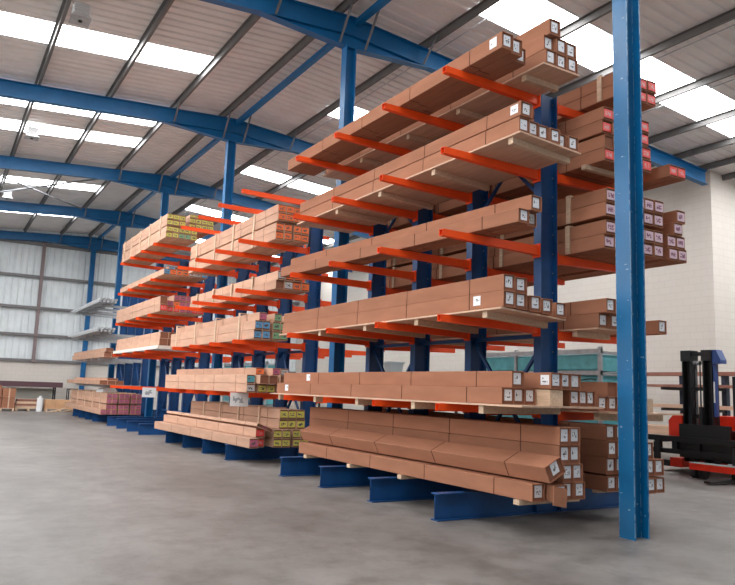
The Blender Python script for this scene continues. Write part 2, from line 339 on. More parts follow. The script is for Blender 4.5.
# ------------------------------------------------------------------ cantilever racks
LV = [6.08, 4.92, 3.78, 2.63, 1.47]
RV = [6.05, 4.95, 3.70, 2.56, 1.40]
STEP = 1.5645
def up_mesh():
    m = MB(); m.ibeam('z', .02, 6.15, (0, 0), .15, .33, .014, .012, Matrix.Translation((7.535, 0, 0)) @ Matrix.Rotation(math.pi/2, 4, 'Z'))
    for z in [i*.145+.6 for i in range(38)]:
        for dx in (-.11, .11): pass
    return m.mesh('upright', BLUE)
def arm_mesh(s, paint=None):
    """left arm (s=-1): tip at x=5.60, root at 7.37; right arm: 7.70 to 9.55; local z=0 is the top face"""
    m = MB(); xr, xt = (7.355, 5.60) if s < 0 else (7.715, 9.55); W_ = .042; t = .006
    def ring(x, bot, w_, tp=0): return [(x, -w_, bot), (x, w_, bot), (x, w_, tp), (x, -w_, tp)]
    a = ring(xr, -.135, W_); c = ring(xt, -.09, W_); e = ring(xt, -.09+t, W_-t, -t); d = ring(xt-(.12*(-1 if s < 0 else 1)), -.09+t, W_-t, -t)
    vs = a+c+e+d; fs = [(0,1,2,3)]
    for k in (0, 4, 8): fs += [(k+i, k+(i+1) % 4, k+4+(i+1) % 4, k+4+i) for i in range(4)]
    m.add(vs, fs); m.add(d, [(0,1,2,3)], 1)
    return m.mesh('arm', [paint or ORNG, DARK])
def brk_mesh(s, paint=None):
    m = MB(); xr = 7.355 if s < 0 else 7.715
    x0, x1 = (xr-.012, xr+.002) if s < 0 else (xr-.002, xr+.012)
    m.box((x0, -.075, -.17), (x1, .075, .035))
    for y in (-.055, .055):
        for z in (-.14, .012):
            m.tube((x0-.012 if s < 0 else x1, y, z), (x0 if s < 0 else x1+.012, y, z), .012, 6)
    return m.mesh('arm_bracket', paint or ORNG)
def base_mesh():
    m = MB(); m.ibeam('x', 5.59, 9.50, (0, .17), .15, .338, .014, .010)
    for x in (7.30, 7.76): m.box((x, -.07, .014), (x+.012, .07, .325))
    return m.mesh('base_beam', BLUE)
UP = up_mesh(); AL, AR = arm_mesh(-1), arm_mesh(1); BL, BR = brk_mesh(-1), brk_mesh(1); BM = base_mesh()
def inst(name, me, parent, loc=(0, 0, 0)):
    o = bpy.data.objects.new(name, me); COL.objects.link(o); o.parent = parent; o.location = loc; return o
def rack(y0, n, label, braces, LV=LV, RV=RV, AL=AL, AR=AR, BL=BL, BR=BR):
    t = thing('cantilever_rack', label, 'rack', (0, y0, 0), 0, 'cantilever racks along the aisle')
    for i in range(n):
        y = i*STEP
        inst('base_beam', BM, t, (0, y, 0)); inst('upright', UP, t, (0, y, .32))
        bolts = MB()
        for z in [k*.29+.8 for k in range(19)]:
            bolts.tube((7.66, y-.012, z), (7.66, y-.025, z), .012, 6); 
        for z in LV: bolts.tube((7.42, y-.012, z+.02), (7.42, y-.022, z+.02), .012, 6)
        bolts.obj('bolt', STEEL, t)['kind'] = 'stuff'
        for z in LV:
            a = inst('arm', AL, t, (0, y, z)); inst('arm_bracket', BL, a)
        for z in RV:
            a = inst('arm', AR, t, (0, y, z)); inst('arm_bracket', BR, a)
    for i in range(n-1):
        y = i*STEP
        for z in (.62, 2.48, 4.3, 5.75):
            m = MB(); m.box((7.50, y+.02, z-.03), (7.56, y+STEP-.02, z+.03)); m.obj('tie_bar', BLUE, t)
        if i in braces:
            for z0, z1 in ((.65, 2.44), (4.55, 5.98)):
                m = MB(); m.bar((7.49, y+.03, z0), (7.49, y+STEP-.03, z1), .045, .045); m.obj('diagonal_brace', BLUE, t)
                m = MB(); m.bar((7.56, y+.03, z1), (7.56, y+STEP-.03, z0), .045, .045); m.obj('diagonal_brace', BLUE, t)
    return t
RY = [7.45, 15.03, 22.75, 30.3]
UP.transform(Matrix.Translation((0, 0, -.32))); 
# uprights stand on the base beams: cut them at the beam top
for v in UP.vertices:
    if v.co.z < 0: v.co.z = .02
rack(RY[0], 4, 'nearest blue cantilever rack with orange arms, carrying the long brown cartons in front', (0, 2))
rack(RY[1], 4, 'second blue cantilever rack from the front, its top orange arms left bare', (0, 2))
rack(RY[2], 4, 'third blue cantilever rack, carrying the yellow-ended cartons on its top arms', (0, 2))
rack(RY[3], 4, 'farthest blue cantilever rack, holding grey steel tubes and pink-ended cartons', (0, 2), [4.72, 3.55, 2.55, 1.473], [4.72, 3.55, 2.55, 1.473], arm_mesh(-1, GREY), arm_mesh(1, GREY), brk_mesh(-1, GREY), brk_mesh(1, GREY))
# ------------------------------------------------------------------ long cartons
CM = {}
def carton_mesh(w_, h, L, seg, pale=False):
    key = (round(w_, 3), round(h, 3), round(L, 2), seg, pale)
    if key in CM: return CM[key]
    m = MB(); rnd = random.Random(int(sum(v*k for v, k in zip(key, (1009, 2003, 307, 51, 7)))*10) % 9999); c = .006
    ys = []; y = seg*.45 if L > 2 else L+1
    while y < L-.1: ys.append(y); y += seg
    rings = [(0, 0)]
    for s in ys: rings += [(s-.008, 0), (s-.007, -.005), (s+.007, -.005), (s+.008, 0)]
    rings.append((L, 0))
    def sec(y, o, jx, jz):
        p = [(c,0),(w_-c,0),(w_,c),(w_,h-c),(w_-c,h),(c,h),(0,h-c),(0,c)]
        return [(x+(-o if x < w_/2 else o)+jx, y, z+(-o if z < h/2 else o)*(1 if z > .01 else 0)+jz) for x, z in p]
    vs = []; jx = jz = 0
    for i, (y, o) in enumerate(rings):
        if o == 0 and i and rings[i-1][1] != 0: pass
        elif i % 4 == 1: jx = rnd.uniform(-.003, .003); jz = rnd.uniform(0, .002)
        vs += sec(y, o, jx if 0 < i < len(rings)-1 else 0, jz if 0 < i < len(rings)-1 else 0)
    fs = []; mi = []
    for i in range(len(rings)-1):
        g = 1 if rings[i+1][1] != 0 or rings[i][1] != 0 else 0
        for k in range(8):
            fs.append((i*8+k, (i+1)*8+k, (i+1)*8+(k+1) % 8, i*8+(k+1) % 8)); mi.append(g)
    m.add(vs, fs); m.m = mi
    n = len(rings)*8; m.add(vs[-8:], [tuple(range(8))[::-1]])
    # near end: rim, recess, inner face
    def rect(i, y): return [(i, y, i), (w_-i, y, i), (w_-i, y, h-i), (i, y, h-i)]
    o8 = sec(0, 0, 0, 0); i8 = [(min(max(x, .009), w_-.009), 0, min(max(z, .009), h-.009)) for x, _, z in o8]; d8 = [(x, .022, z) for x, _, z in i8]
    m.add(o8+i8, [(k, (k+1) % 8, 8+(k+1) % 8, 8+k) for k in range(8)], 0)
    m.add(i8+d8, [(k, (k+1) % 8, 8+(k+1) % 8, 8+k) for k in range(8)], 2)
    m.add(d8, [tuple(range(8))], 2)
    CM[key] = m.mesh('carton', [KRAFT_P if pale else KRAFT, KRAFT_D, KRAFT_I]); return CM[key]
LM = {}
def uvbox(me, axis='y'):
    uv = me.uv_layers.new(name='UVMap'); xs = [v.co for v in me.vertices]
    a = 0 if axis == 'y' else 1
    lo = [min(v[i] for v in xs) for i in range(3)]; hi = [max(v[i] for v in xs) for i in range(3)]
    for l in me.loops:
        p = me.vertices[l.vertex_index].co
        uv.data[l.index].uv = ((p[a]-lo[a])/max(1e-6, hi[a]-lo[a]), (p[2]-lo[2])/max(1e-6, hi[2]-lo[2]))
    return me
def label_mesh(lw, lh, col):
    key = (round(lw, 3), round(lh, 3), col)
    if key not in LM:
        m = MB(); m.box((-lw/2, 0, -lh/2), (lw/2, .003, lh/2)); LM[key] = uvbox(m.mesh('end_label', LAB[col]))
    return LM[key]
def carton(x, y, z, w_=.2, h=.2, L=6.5, col='white', label='', group=None, roll=0, yaw=0, pitch=0, seg=1.45, side=0, big=False, sidefrom='white'):
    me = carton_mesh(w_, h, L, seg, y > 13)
    o = bpy.data.objects.new('carton', me); COL.objects.link(o); o.location = (x, y, z); o.rotation_euler = (pitch, roll, yaw)
    tag(o, label, 'carton', group)
    if col:
        lw, lh = (w_*.86, h*.66) if big else (min(.115, w_*.62), min(.145, h*.68))
        l = bpy.data.objects.new('end_label', label_mesh(lw, lh, col)); COL.objects.link(l); l.parent = o
        l.location = (w_/2 + (0 if big else random.uniform(.0, .02)), .018 if not big else -.003, h/2+(0 if big else .012))
    if side:
        m = MB(); m.box((-.003, side-.07, h*.25), (-.0005, side+.07, h*.85)); me2 = uvbox(m.mesh('side_label', LAB[sidefrom]), 'x')
        s = bpy.data.objects.new('side_label', me2); COL.objects.link(s); s.parent = o
    return o
def rowname(i, n):
    if n == 1: return ''
    if n == 2: return (' bottom row,', ' top row,')[i]
    return ' bottom row,' if i == 0 else ' top row,' if i == n-1 else ' %s row up,' % ORD[i]
ADJ = {'white': 'white-labelled', 'orange': 'orange-ended', 'yellow': 'yellow-ended', 'pink': 'pink-ended', 'purple': 'lilac-ended', 'red': 'red-ended',
       'blue': 'blue-ended', 'green': 'green-ended', 'teal': 'teal-ended', 'grey': 'grey-ended', None: 'unlabelled'}
def stack(phrase, rows, y0, L, yaw=0, piv=None, big=False, jit=.03, seg=1.45, rolls=0, group=None, side=None):
    """rows: list of (z, h, [(x, w, colour), ...]) from the bottom; x = left face. phrase: where the stack is"""
    rnd = random.Random(phrase); px = piv if piv is not None else rows[0][2][0][0]; n = len(rows)
    for i, (z, h, cs) in enumerate(rows):
        for j, cc in enumerate(cs):
            x, w_, col = cc[:3]; dy = cc[3] if len(cc) > 3 else rnd.uniform(-jit, jit)
            rl = rnd.uniform(-rolls, rolls)
            X = px+(x-px)*math.cos(yaw)-(dy)*math.sin(yaw); Y = y0+dy*math.cos(yaw)+(x-px)*math.sin(yaw)
            pos = ' %s from aisle,' % ORD[j] if len(cs) > 1 else ''
            lab = '%s brown carton,%s%s %s' % (ADJ[col], rowname(i, n), pos, phrase)
            carton(X, Y, z+(.004 if rl else 0), w_, h, L-dy, col, lab, group or 'cartons ' + phrase, rl, yaw, 0, seg, side=(side or {}).get((i, j), 0), big=big)
def cols(x, w_, n, col, gap=.006): return [(x+k*(w_+gap), w_, col if isinstance(col, str) or col is None else col[k]) for k in range(n)]
def board(x0, x1, y0, y1, z, label, t=.022, bat=(), yaw=0, bz=.085, mats=None, skew=0, group='plywood boards under cartons'):
    """plywood board with timber battens nailed underneath; z = underside of the board"""
    o = thing('plywood_board', label, 'board', (x0, y0, z), yaw, group)
    m = MB(); m.prism([(0, 0), (x1-x0, skew), (x1-x0, y1-y0), (0, y1-y0)], 'z', 0, t); m.obj('board', mats or PLY, o)
    for yb in bat:
        W_ = x1-x0; m = MB(); m.prism([(.04, yb-.045), (W_-.03, yb-.045+skew), (W_-.03, yb+.045+skew), (.04, yb+.045)], 'z', -bz, -.001); m.obj('batten', PINE, o)
    return o
def banding(phrase, x0, x1, z0, z1, ys, t=.022, wd=.08, bottom=True, mat_=None):
    for i, y in enumerate(ys):
        m = MB(); m.box((x0-t-.003, y-wd/2, z0), (x0-.003, y+wd/2, z1+t)); m.box((x1+.003, y-wd/2, z0), (x1+.003+t, y+wd/2, z1+t))
        m.box((x0-.003, y-wd/2, z1+.003), (x1+.003, y+wd/2, z1+t))
        tag(m.obj('timber_banding', mat_ or PINE), 'pale timber banding, %s from near end, around %s' % (ORD[i], phrase), 'timber banding', 'timber banding around ' + phrase)
# ---- nearest rack, aisle side
B1 = [.52, 1.72, 3.28, 4.85, 6.1]
stack('on nearest rack\'s top arms, aisle group', [(6.083, .225, [(5.87, .2, 'white', 0), (6.076, .2, 'white', .05), (6.282, .2, 'white', .2)])], 6.58, 6.55, side={(0, 0): .17})
board(6.64, 7.34, 6.6, 13.04, 6.083, 'plywood board on nearest rack\'s top arms under the triple-height cartons', bat=[.42, 1.9, 3.3, 4.9])
stack('on board of nearest rack\'s top arms', [(6.107, .21, cols(6.69, .2, 3, 'white')), (6.321, .22, cols(6.69, .2, 3, 'white')), (6.545, .23, [(6.74, .21, 'white', -.04)])], 6.63, 6.38)
board(6.05, 7.31, 6.42, 12.95, 4.923, 'plywood board on nearest rack\'s second-highest arms', bat=[.22, 1.9, 3.4, 4.9], skew=.14)
stack('on nearest rack\'s second-highest arms', [(4.95, .2, [(6.07, .185, 'white'), (6.27, .185, 'white', .05), (6.465, .18, 'white', .07), (6.67, .185, 'white', .06), (6.87, .18, 'white', .14), (7.08, .19, 'white', .12)]),
      (5.165, .2, [(6.08, .2, 'white', .0), (6.30, .2, None, .6)])], 6.45, 6.45, rolls=.03, side={(1, 0): .12})
stack('on nearest rack\'s middle arms', [(3.79, .185, [(6.13, .2, 'white', 0), (6.345, .19, 'grey', .06)]), (3.98, .2, [(6.345, .2, 'white', -.02)])], 6.53, 6.35, yaw=.066)
board(5.72, 7.26, 6.38, 13.0, 2.633, 'plywood board on nearest rack\'s fourth arms from the top', bat=[.35, 1.85, 3.3, 4.9], yaw=-.012, skew=.45)
stack('on nearest rack\'s fourth arms from top', [(2.66, .2, [(5.77, .19, 'white', 0), (6.02, .19, 'white', .06), (6.31, .19, 'white', .12), (6.62, .19, 'white', .22), (7.03, .19, 'white', .38)]),
      (2.863, .2, [(5.79, .19, 'white', .02), (6.05, .2, 'white', .1)])], 6.4, 6.55, yaw=-.012, rolls=.02, side={(0, 0): .5})
m = MB(); m.box((5.766, 6.75, 2.72), (5.769, 6.90, 2.84)); 
board(5.70, 7.34, 6.0, 13.04, 1.473, 'long plywood board on nearest rack\'s lowest arms', bat=[.75, 2.2, 3.75, 5.2, 6.7], bz=.10, skew=.25)
stack('on nearest rack\'s lowest arms', [(1.497, .195, [(5.74, .2, 'white', 0), (5.945, .18, 'white', .02), (6.13, .18, 'white', .03), (6.60, .16, 'white', .02), (6.77, .18, 'white', -.1), (6.96, .17, 'white', -.06), (7.14, .18, 'white', -.02)]),
      (1.694, .2, [(5.88, .2, 'white', -.02), (6.10, .19, None, .4), (6.34, .19, 'white', -.2), (6.54, .19, 'white', -.15), (6.75, .19, 'white', -.12)])], 6.38, 6.45, side={(1, 2): .1, (0, 0): 6.0, (1, 0): 5.4})
m = MB(); m.box((6.34, 6.2, 1.497), (6.56, 6.75, 1.685)); tag(m.obj('timber_block', PINE), 'pale timber block between cartons on nearest rack\'s lowest arms', 'timber block')
# base load of nearest rack: four-high wall of cartons and the slumped ones in front
for i, (y, ph) in enumerate(((6.35, 'nearest'), (8.8, 'second'), (10.3, 'third'), (11.9, 'farthest'))):
    m = MB(); m.box((5.95, y-.05, .342), (6.95, y+.05, .40)); tag(m.obj('timber_bearer', PINE), 'pale timber bearer under nearest rack\'s bottom cartons, %s one' % ph, 'timber bearer', 'bearers on the nearest base')
stack('in wall behind nearest rack\'s slumped cartons', [(.403, .2, cols(6.45, .18, 2, 'white')), (.605, .21, cols(6.45, .18, 2, 'white')), (.818, .215, cols(6.40, .18, 2, 'white')), (1.036, .21, cols(6.40, .18, 2, 'white'))], 6.1, 6.5, yaw=.005)
carton(5.98, 6.12, .403, .2, .2, 6.1, 'white', 'lowest front carton of nearest rack\'s floor load, jutting over the blue bases', 'slumped cartons at the front')
carton(6.215, 6.0, .405, .2, .19, 6.3, 'white', 'white-labelled carton behind the lowest front one, mostly hidden by torn flap', 'slumped cartons at the front', roll=0, pitch=0)
sl = carton(6.12, 5.98, .622, .28, .2, 6.35, 'white', 'slumped carton leaning against the four-high wall, end twisted open', 'slumped cartons at the front', roll=-.45, yaw=0, seg=1.5)
m = MB(); m.box((0, 0, -.21), (.21, .008, 0)); fl = m.obj('torn_flap', KRAFT, sl)
fl.matrix_basis = Matrix.LocRotScale(sl.location, sl.rotation_euler, None).inverted() @ (Matrix.Translation((6.13, 5.93, .60)) @ Matrix.Rotation(.18, 4, 'Y') @ Matrix.Rotation(-.12, 4, 'X'))
# ---- nearest rack, far side
YR = 6.62
stack('beyond uprights, on nearest rack\'s top arms', [(6.053, .19, cols(8.2, .2, 4, 'red')), (6.246, .19, cols(8.2, .2, 4, 'red'))], YR, 6.3, jit=.03, big=True, seg=1.6)
stack('beyond uprights, on nearest rack\'s second arms', [(4.975, .19, cols(7.85, .2, 5, 'red')), (5.168, .19, cols(7.85, .2, 5, [None, 'red', 'red', 'red', 'red'])), (5.39, .19, cols(7.83, .2, 5, 'red')), (5.583, .19, cols(7.83, .2, 5, 'red'))], YR, 6.3, jit=.02, big=True, seg=1.6)
stack('far edge, beyond uprights, nearest rack\'s second arms', [(4.955, .19, cols(9.14, .19, 2, 'red'))], 6.5, 6.3, big=True)
stack('beyond uprights, nearest rack\'s middle arms', [(3.703, .2, cols(7.85, .205, 6, 'purple')), (3.905, .2, cols(7.85, .205, 6, 'purple')), (4.17, .2, cols(7.87, .205, 6, 'purple')), (4.373, .2, cols(7.87, .205, 6, 'purple'))], YR, 6.3, jit=.02, big=True, seg=1.6)
stack('outermost pair beyond uprights, nearest middle arms', [(3.703, .2, cols(9.26, .2, 2, 'purple')), (3.905, .2, cols(9.26, .2, 2, 'purple')), (4.108, .2, cols(9.38, .2, 1, 'purple')), (4.311, .2, cols(9.47, .2, 1, 'purple', ))], YR, 6.3, jit=.03, big=True)
Y5 = [7.3, 8.75, 10.4, 12.0]
banding('lower lilac-ended pack', 7.85, 9.11, 3.705, 4.11, Y5); banding('upper lilac-ended pack', 7.87, 9.13, 4.172, 4.575, Y5)
banding('lower red-ended pack', 7.83, 8.885, 4.976, 5.365, [7.6, 9.1, 10.7, 12.1]); banding('upper red-ended pack', 8.2, 9.02, 6.055, 6.44, [6.98, 8.5, 10.2, 11.9])
stack('beyond uprights, on nearest rack\'s fourth arms', [(2.585, .2, [(7.84, .2, 'white', .12), (8.05, .2, 'white', .1)]), (2.79, .2, [(7.86, .2, 'white', 0), (8.07, .2, 'white', .05)])], YR, 6.3)
board(7.82, 8.6, 6.75, 12.9, 2.562, 'plywood board beyond the uprights on nearest rack\'s fourth arms', bat=[.45, 2, 3.5])
stack('alone at far edge of nearest rack\'s fourth arms', [(2.563, .2, [(8.90, .19, 'white', 0)])], YR-.05, 6.3)
board(7.80, 9.25, 6.45, 12.9, 1.405, 'plywood board beyond the uprights on nearest rack\'s lowest arms', bat=[.35, 1.9, 3.4, 4.9], bz=.1)
stack('beyond uprights, on nearest rack\'s lowest arms', [(1.43, .2, cols(7.84, .19, 3, 'white')), (1.633, .2, cols(7.98, .2, 2, None))], YR+.12, 6.1)
m = MB(); m.box((7.60, 6.45, 1.497), (7.78, 6.9, 1.50)); 
m = MB(); m.box((8.45, 6.5, 1.43), (8.65, 7.0, 1.62)); tag(m.obj('timber_block', PINE), 'pale timber block beyond the uprights on nearest rack\'s lowest arms', 'timber block')
m = MB()
for k in range(9):
    a = k/8; m.tube((7.95+.05*a, 6.9+a*.6, 1.865+.01*math.sin(a*9)), (7.95+.05*(a+.125), 6.9+(a+.125)*.6, 1.865+.01*math.sin((a+.125)*9)), .008, 5)
tag(m.obj('cable', DARK), 'loose dark cable on cartons beyond the uprights, lowest arms', 'cable')
for i, (y, ph) in enumerate(((6.8, 'near'), (9.2, 'middle'), (11.9, 'far'))):
    m = MB(); m.box((7.80, y-.05, .342), (8.7, y+.05, .375)); tag(m.obj('timber_bearer', PINE), 'pale timber bearer on the nearest base beyond the uprights, %s one' % ph, 'timber bearer', 'bearers on the nearest base')
stack('beyond uprights on nearest base, tall stack', [(.378, .2, cols(7.80, .19, 2, 'white')), (.60, .22, cols(7.80, .19, 2, 'white')), (.822, .22, cols(7.80, .19, 2, 'white')), (1.046, .205, cols(7.80, .19, 2, 'white'))], YR-.02, 6.2)
stack('beyond uprights on nearest base, outer stack', [(.378, .2, cols(8.20, .185, 2, 'white')), (.60, .22, cols(8.20, .185, 2, 'white')), (.822, .22, cols(8.2, .185, 1, 'white'))], YR-.32, 6.2)
m = MB(); m.box((7.78, 6.9, 4.905), (8.85, 6.98, 4.973)); tag(m.obj('timber_bearer', PINE), 'grey-brown timber bearer under the red-ended cartons beyond the nearest upright', 'timber bearer')
# ---- second rack
Y2 = 14.5
stack('upper pack on second rack\'s second arms', [(5.36, .19, cols(6.30, .197, 4, 'orange')), (5.555, .19, cols(6.30, .197, 4, 'orange'))], Y2+.02, 6.45, big=True, seg=1.6)
stack('lower pack on second rack\'s second arms', [(4.923, .19, cols(6.27, .19, 2, 'orange')+cols(6.70, .19, 2, 'orange')), (5.116, .19, cols(6.27, .19, 2, 'orange')+cols(6.70, .19, 2, 'orange'))], Y2, 6.45, big=True, seg=1.6)
banding('upper orange-ended pack', 6.30, 7.107, 5.36, 5.75, [15.9, 17.3, 18.7, 20.3]); banding('lower orange-ended pack', 6.27, 7.086, 4.924, 5.31, [15.85, 17.25, 18.65, 20.3])
stack('on second rack\'s middle arms', [(3.783, .2, cols(6.30, .2, 4, [None, 'grey', 'orange', 'orange'])), (3.99, .2, cols(6.32, .2, 3, ['grey', 'orange', 'orange']))], Y2-.1, 6.3, big=True)
banding('the second rack\'s middle load', 6.30, 7.12, 3.784, 4.19, [15.8, 17.2, 18.6, 20.0])
stack('on second rack\'s fourth arms', [(2.635, .2, cols(5.84, .18, 2, 'blue')+cols(6.28, .18, 2, 'green')), (2.84, .2, cols(5.84, .18, 2, 'blue')+cols(6.28, .18, 2, 'green')), (3.045, .19, [(5.98, .18, 'pink', .1), (6.34, .18, 'green', .1), (6.72, .18, 'blue', .1)])], Y2-.1, 6.4, big=True, seg=1.6)
banding('second rack\'s blue-ended and green-ended cartons', 5.84, 6.65, 2.636, 3.235, [15.3, 16.9, 18.5, 20.2], wd=.07)
stack('on second rack\'s lowest arms', [(1.473, .19, cols(5.74, .19, 1, 'grey')+cols(6.0, .19, 2, 'yellow')+cols(6.42, .19, 2, 'grey')), (1.667, .19, [(5.74, .19, 'teal', .02), (5.95, .2, None, -.2), (6.17, .19, None, -.2), (6.4, .19, None, -.25)]), (1.861, .16, [(6.05, .2, 'orange', .3), (6.32, .18, 'pink', .0), (6.52, .18, 'grey', .0)])], Y2-.1, 6.3, big=True)
carton(5.66, 13.88, .345, .2, .2, 6.5, 'pink', 'pink-ended long carton lying lowest at the front of second rack\'s base', 'cartons on the second base', yaw=.035, big=True)
carton(5.89, 14.1, .345, .19, .19, 6.2, 'red', 'red-ended carton just behind the front carton of second rack\'s base', 'cartons on the second base', yaw=.035, big=True)
carton(5.86, 14.05, .55, .2, .19, 6.2, 'red', 'upper red-ended carton on the second rack\'s base load', 'cartons on the second base', yaw=.035, big=True)
carton(5.83, 13.95, .79, .38, .07, 6.3, 'pink', 'flat tilted carton lying on top of the second rack\'s base load', 'cartons on the second base', roll=.35, yaw=.02)
for nm, x in (('aisle-side', 6.26), ('inner', 6.72)):
    stack('in %s pack on second rack\'s base' % nm, [(.345, .18, cols(x, .19, 2, 'yellow')), (.53, .18, cols(x, .19, 2, 'yellow'))], 14.05, 6.3, big=True)
stack('upper dark pack on second rack\'s base', [(.72, .2, cols(6.45, .2, 3, 'yellow')), (.93, .2, cols(6.45, .2, 3, 'yellow'))], 14.2, 6.2, big=True)
banding('second rack\'s upper floor pack', 6.45, 7.07, .72, 1.13, [15.3, 16.6, 17.9, 19.2])
# signs hanging on the lowest arms
for y, lab in ((15.03, 'white notice hanging from second rack\'s lowest arm tip'), (22.75, 'white notice hanging from third rack\'s lowest arm tip')):
    m = MB(); m.box((5.60, y-.056, 1.16), (6.02, y-.046, 1.46)); o = bpy.data.objects.new('notice', uvbox(m.mesh('notice', LAB['sign']), 'y')); COL.objects.link(o); tag(o, lab, 'notice', 'hanging notices')
# ---- third rack
Y3 = 21.6
stack('lower pack on third rack\'s top arms', [(6.083, .18, cols(5.68, .19, 5, ['yellow', 'yellow', 'green', 'green', 'yellow'])), (6.266, .18, cols(5.68, .19, 5, 'yellow'))], Y3, 6.1, big=True, seg=1.6)
stack('upper pack on third rack\'s top arms', [(6.475, .18, cols(5.68, .19, 3, 'yellow')), (6.658, .18, cols(5.68, .19, 3, 'yellow'))], Y3, 6.1, big=True, seg=1.6)
stack('inner pack on third rack\'s top arms', [(6.475, .18, cols(6.42, .19, 4, 'yellow')), (6.658, .18, cols(6.42, .19, 4, 'yellow')), (6.84, .1, cols(6.42, .19, 3, 'yellow'))], Y3+.1, 6.0, big=True, seg=1.6)
banding('lower yellow-ended pack', 5.68, 6.66, 6.083, 6.45, [22.3, 23.6, 24.9, 26.2, 27.3]); banding('upper yellow-ended pack', 5.68, 6.27, 6.476, 6.84, [22.3, 23.6, 24.9, 26.2, 27.3])
stack('on third rack\'s second arms', [(4.923, .19, cols(5.70, .19, 7, ['blue', 'orange', 'orange', 'orange', 'grey', 'grey', 'blue']))], Y3, 6.0, big=True)
stack('lying on third rack\'s second-arm cartons', [(5.116, .17, cols(6.0, .2, 3, ['blue', None, None]))], Y3+.6, 5.4, big=True)
stack('aisle-side pile on third rack\'s middle arms', [(3.783, .22, cols(5.66, .22, 1, 'red')), (4.006, .25, cols(5.66, .22, 1, None))], Y3+.0, 6.1, big=True)
stack('inner pack on third rack\'s middle arms', [(3.783, .18, cols(5.90, .19, 6, ['red', 'red', 'pink', 'pink', 'red', 'red'])), (3.966, .18, cols(5.90, .19, 6, ['pink', 'orange', 'pink', 'pink', 'red', 'red'])), (4.15, .18, cols(6.1, .19, 3, 'pink'))], Y3+.1, 5.9, big=True)
board(5.62, 6.9, 21.4, 27.6, 2.633, 'white-edged board on third rack\'s fourth arms', t=.1, mats=mat('white_board', (.70, .66, .60), .6))
stack('on white-edged board of third rack', [(2.735, .22, cols(5.70, .25, 3, None)), (2.957, .2, cols(5.72, .25, 3, None))], Y3-.05, 6.0, seg=.8)
m = MB(); 
# ---- farthest rack
Y4 = 28.8
for r_, z in (('lower', .345), ('upper', .765)):
    for nm, x in (('aisle-side', 5.78), ('middle', 6.24), ('inner', 6.70)):
        stack('in %s %s pack on farthest base' % (r_, nm), [(z, .19, cols(x, .195, 2, 'pink')), (z+.195, .19, cols(x, .195, 2, 'pink'))], Y4, 8.6, big=True, seg=1.6)
banding('farthest rack\'s pink-ended packs', 5.78, 7.1, .346, 1.155, [30.0, 31.6, 33.3, 35.2, 37.0], wd=.09)
stack('low strip beside farthest rack\'s pink-ended packs', [(.345, .2, cols(5.55, .19, 1, 'pink'))], Y4-.2, 8.6, big=True)
stack('on farthest rack\'s lowest arms', [(1.476, .17, cols(5.56, .3, 3, None)), (1.648, .1, [(5.9, .4, None, .3)])], 29.3, 8.0)
stack('on farthest rack\'s fourth arms', [(2.553, .22, cols(5.6, .28, 2, [None, None])), (2.778, .14, cols(5.66, .28, 1, None))], 29.1, 7.5)
m = MB()
for z0, ph in ((4.723, 'upper'), (3.553, 'middle')):
    for k in range(10):
        x = 5.30+(k % 5)*.15+.03*(k//5); z = z0+.045+(k//5)*.1; L = 6.2+((k*37) % 11)*.12
        m = MB(); m.box((x, 29.4, z-.04), (x+.08, 29.4+L, z+.04))
        tag(m.obj('steel_section', mat('pale_galvanised', (.42, .43, .44), .45, var=.15, metal=.2, objrand=.15)), 'grey steel section, %s row up, %s across, on farthest rack\'s %s arms' % (ORD[k//5], ORD[k % 5], ph), 'steel section', 'steel sections on the farthest rack, %s arms' % ph)
# white-wrapped bundle on the pink packs
m = MB()
m.prism([(0, 0), (.5, 0), (.58, .08), (.5, .17), (.25, .20), (.05, .14)], 'y', 0, 1.3); o = m.obj('wrapped_bundle', WHITE); o.location = (5.85, 30.15, 1.16)
tag(o, 'white plastic-wrapped bundle lying on farthest rack\'s pink-ended packs', 'bundle')
# ------------------------------------------------------------------ left background: bench and floor stacks by the back wall
t = thing('long_bench', 'long dark-topped steel bench in front of the cream back wall', 'bench', (0, 42.6, 0))
m = MB(); m.box((-6, -.4, 1.18), (6.1, .5, 1.46)); m.obj('bench_top', MAROON, t)
for x in (-5.8, -1.8, 2.2, 5.7):
    m = MB(); m.box((x, -.35, 0), (x+.08, -.27, 1.18)); m.obj('leg', DARK, t)
    m = MB(); m.box((x, .37, 0), (x+.08, .45, 1.18)); m.obj('leg', DARK, t)
m = MB(); m.box((-5.8, .30, .35), (5.7, .34, 1.1)); m.obj('back_panel', mat('drab_panel', (.42, .40, .35), .6), t)
t = thing('wire_trolley', 'dark tubular trolley at the bench\'s right end', 'trolley', (6.35, 41.8, 0))
for x in (0, .45):
    for y in (0, .6):
        m = MB(); m.box((x, y, 0), (x+.05, y+.05, 1.15)); m.obj('post', DARK, t)
m = MB(); m.box((0, 0, 1.1), (.5, .65, 1.15)); m.box((0, 0, .3), (.5, .65, .34)); m.obj('shelf', DARK, t)
def pallet(x, y, label, w_=1.2, d=1.0, rz=0):
    t = thing('pallet', label, 'pallet', (x, y, 0), rz, 'pallets by the back wall')
    for k in range(7): 
        m = MB(); m.box((0, k*(d-.1)/6, .12), (w_, k*(d-.1)/6+.1, .142)); m.obj('deck_slat', PINE, t)
    for k in range(3):
        m = MB(); m.box((k*(w_-.1)/2, 0, 0), (k*(w_-.1)/2+.1, d, .12)); m.obj('bearer', PINE, t)
    return t
pallet(2.35, 39.3, 'pallet under the brown box pile at the left edge'); pallet(3.62, 39.6, 'pallet under the low packs left of the white roll'); pallet(4.95, 39.3, 'pallet under the loose planks beyond the farthest rack', 1.4)
k = 0
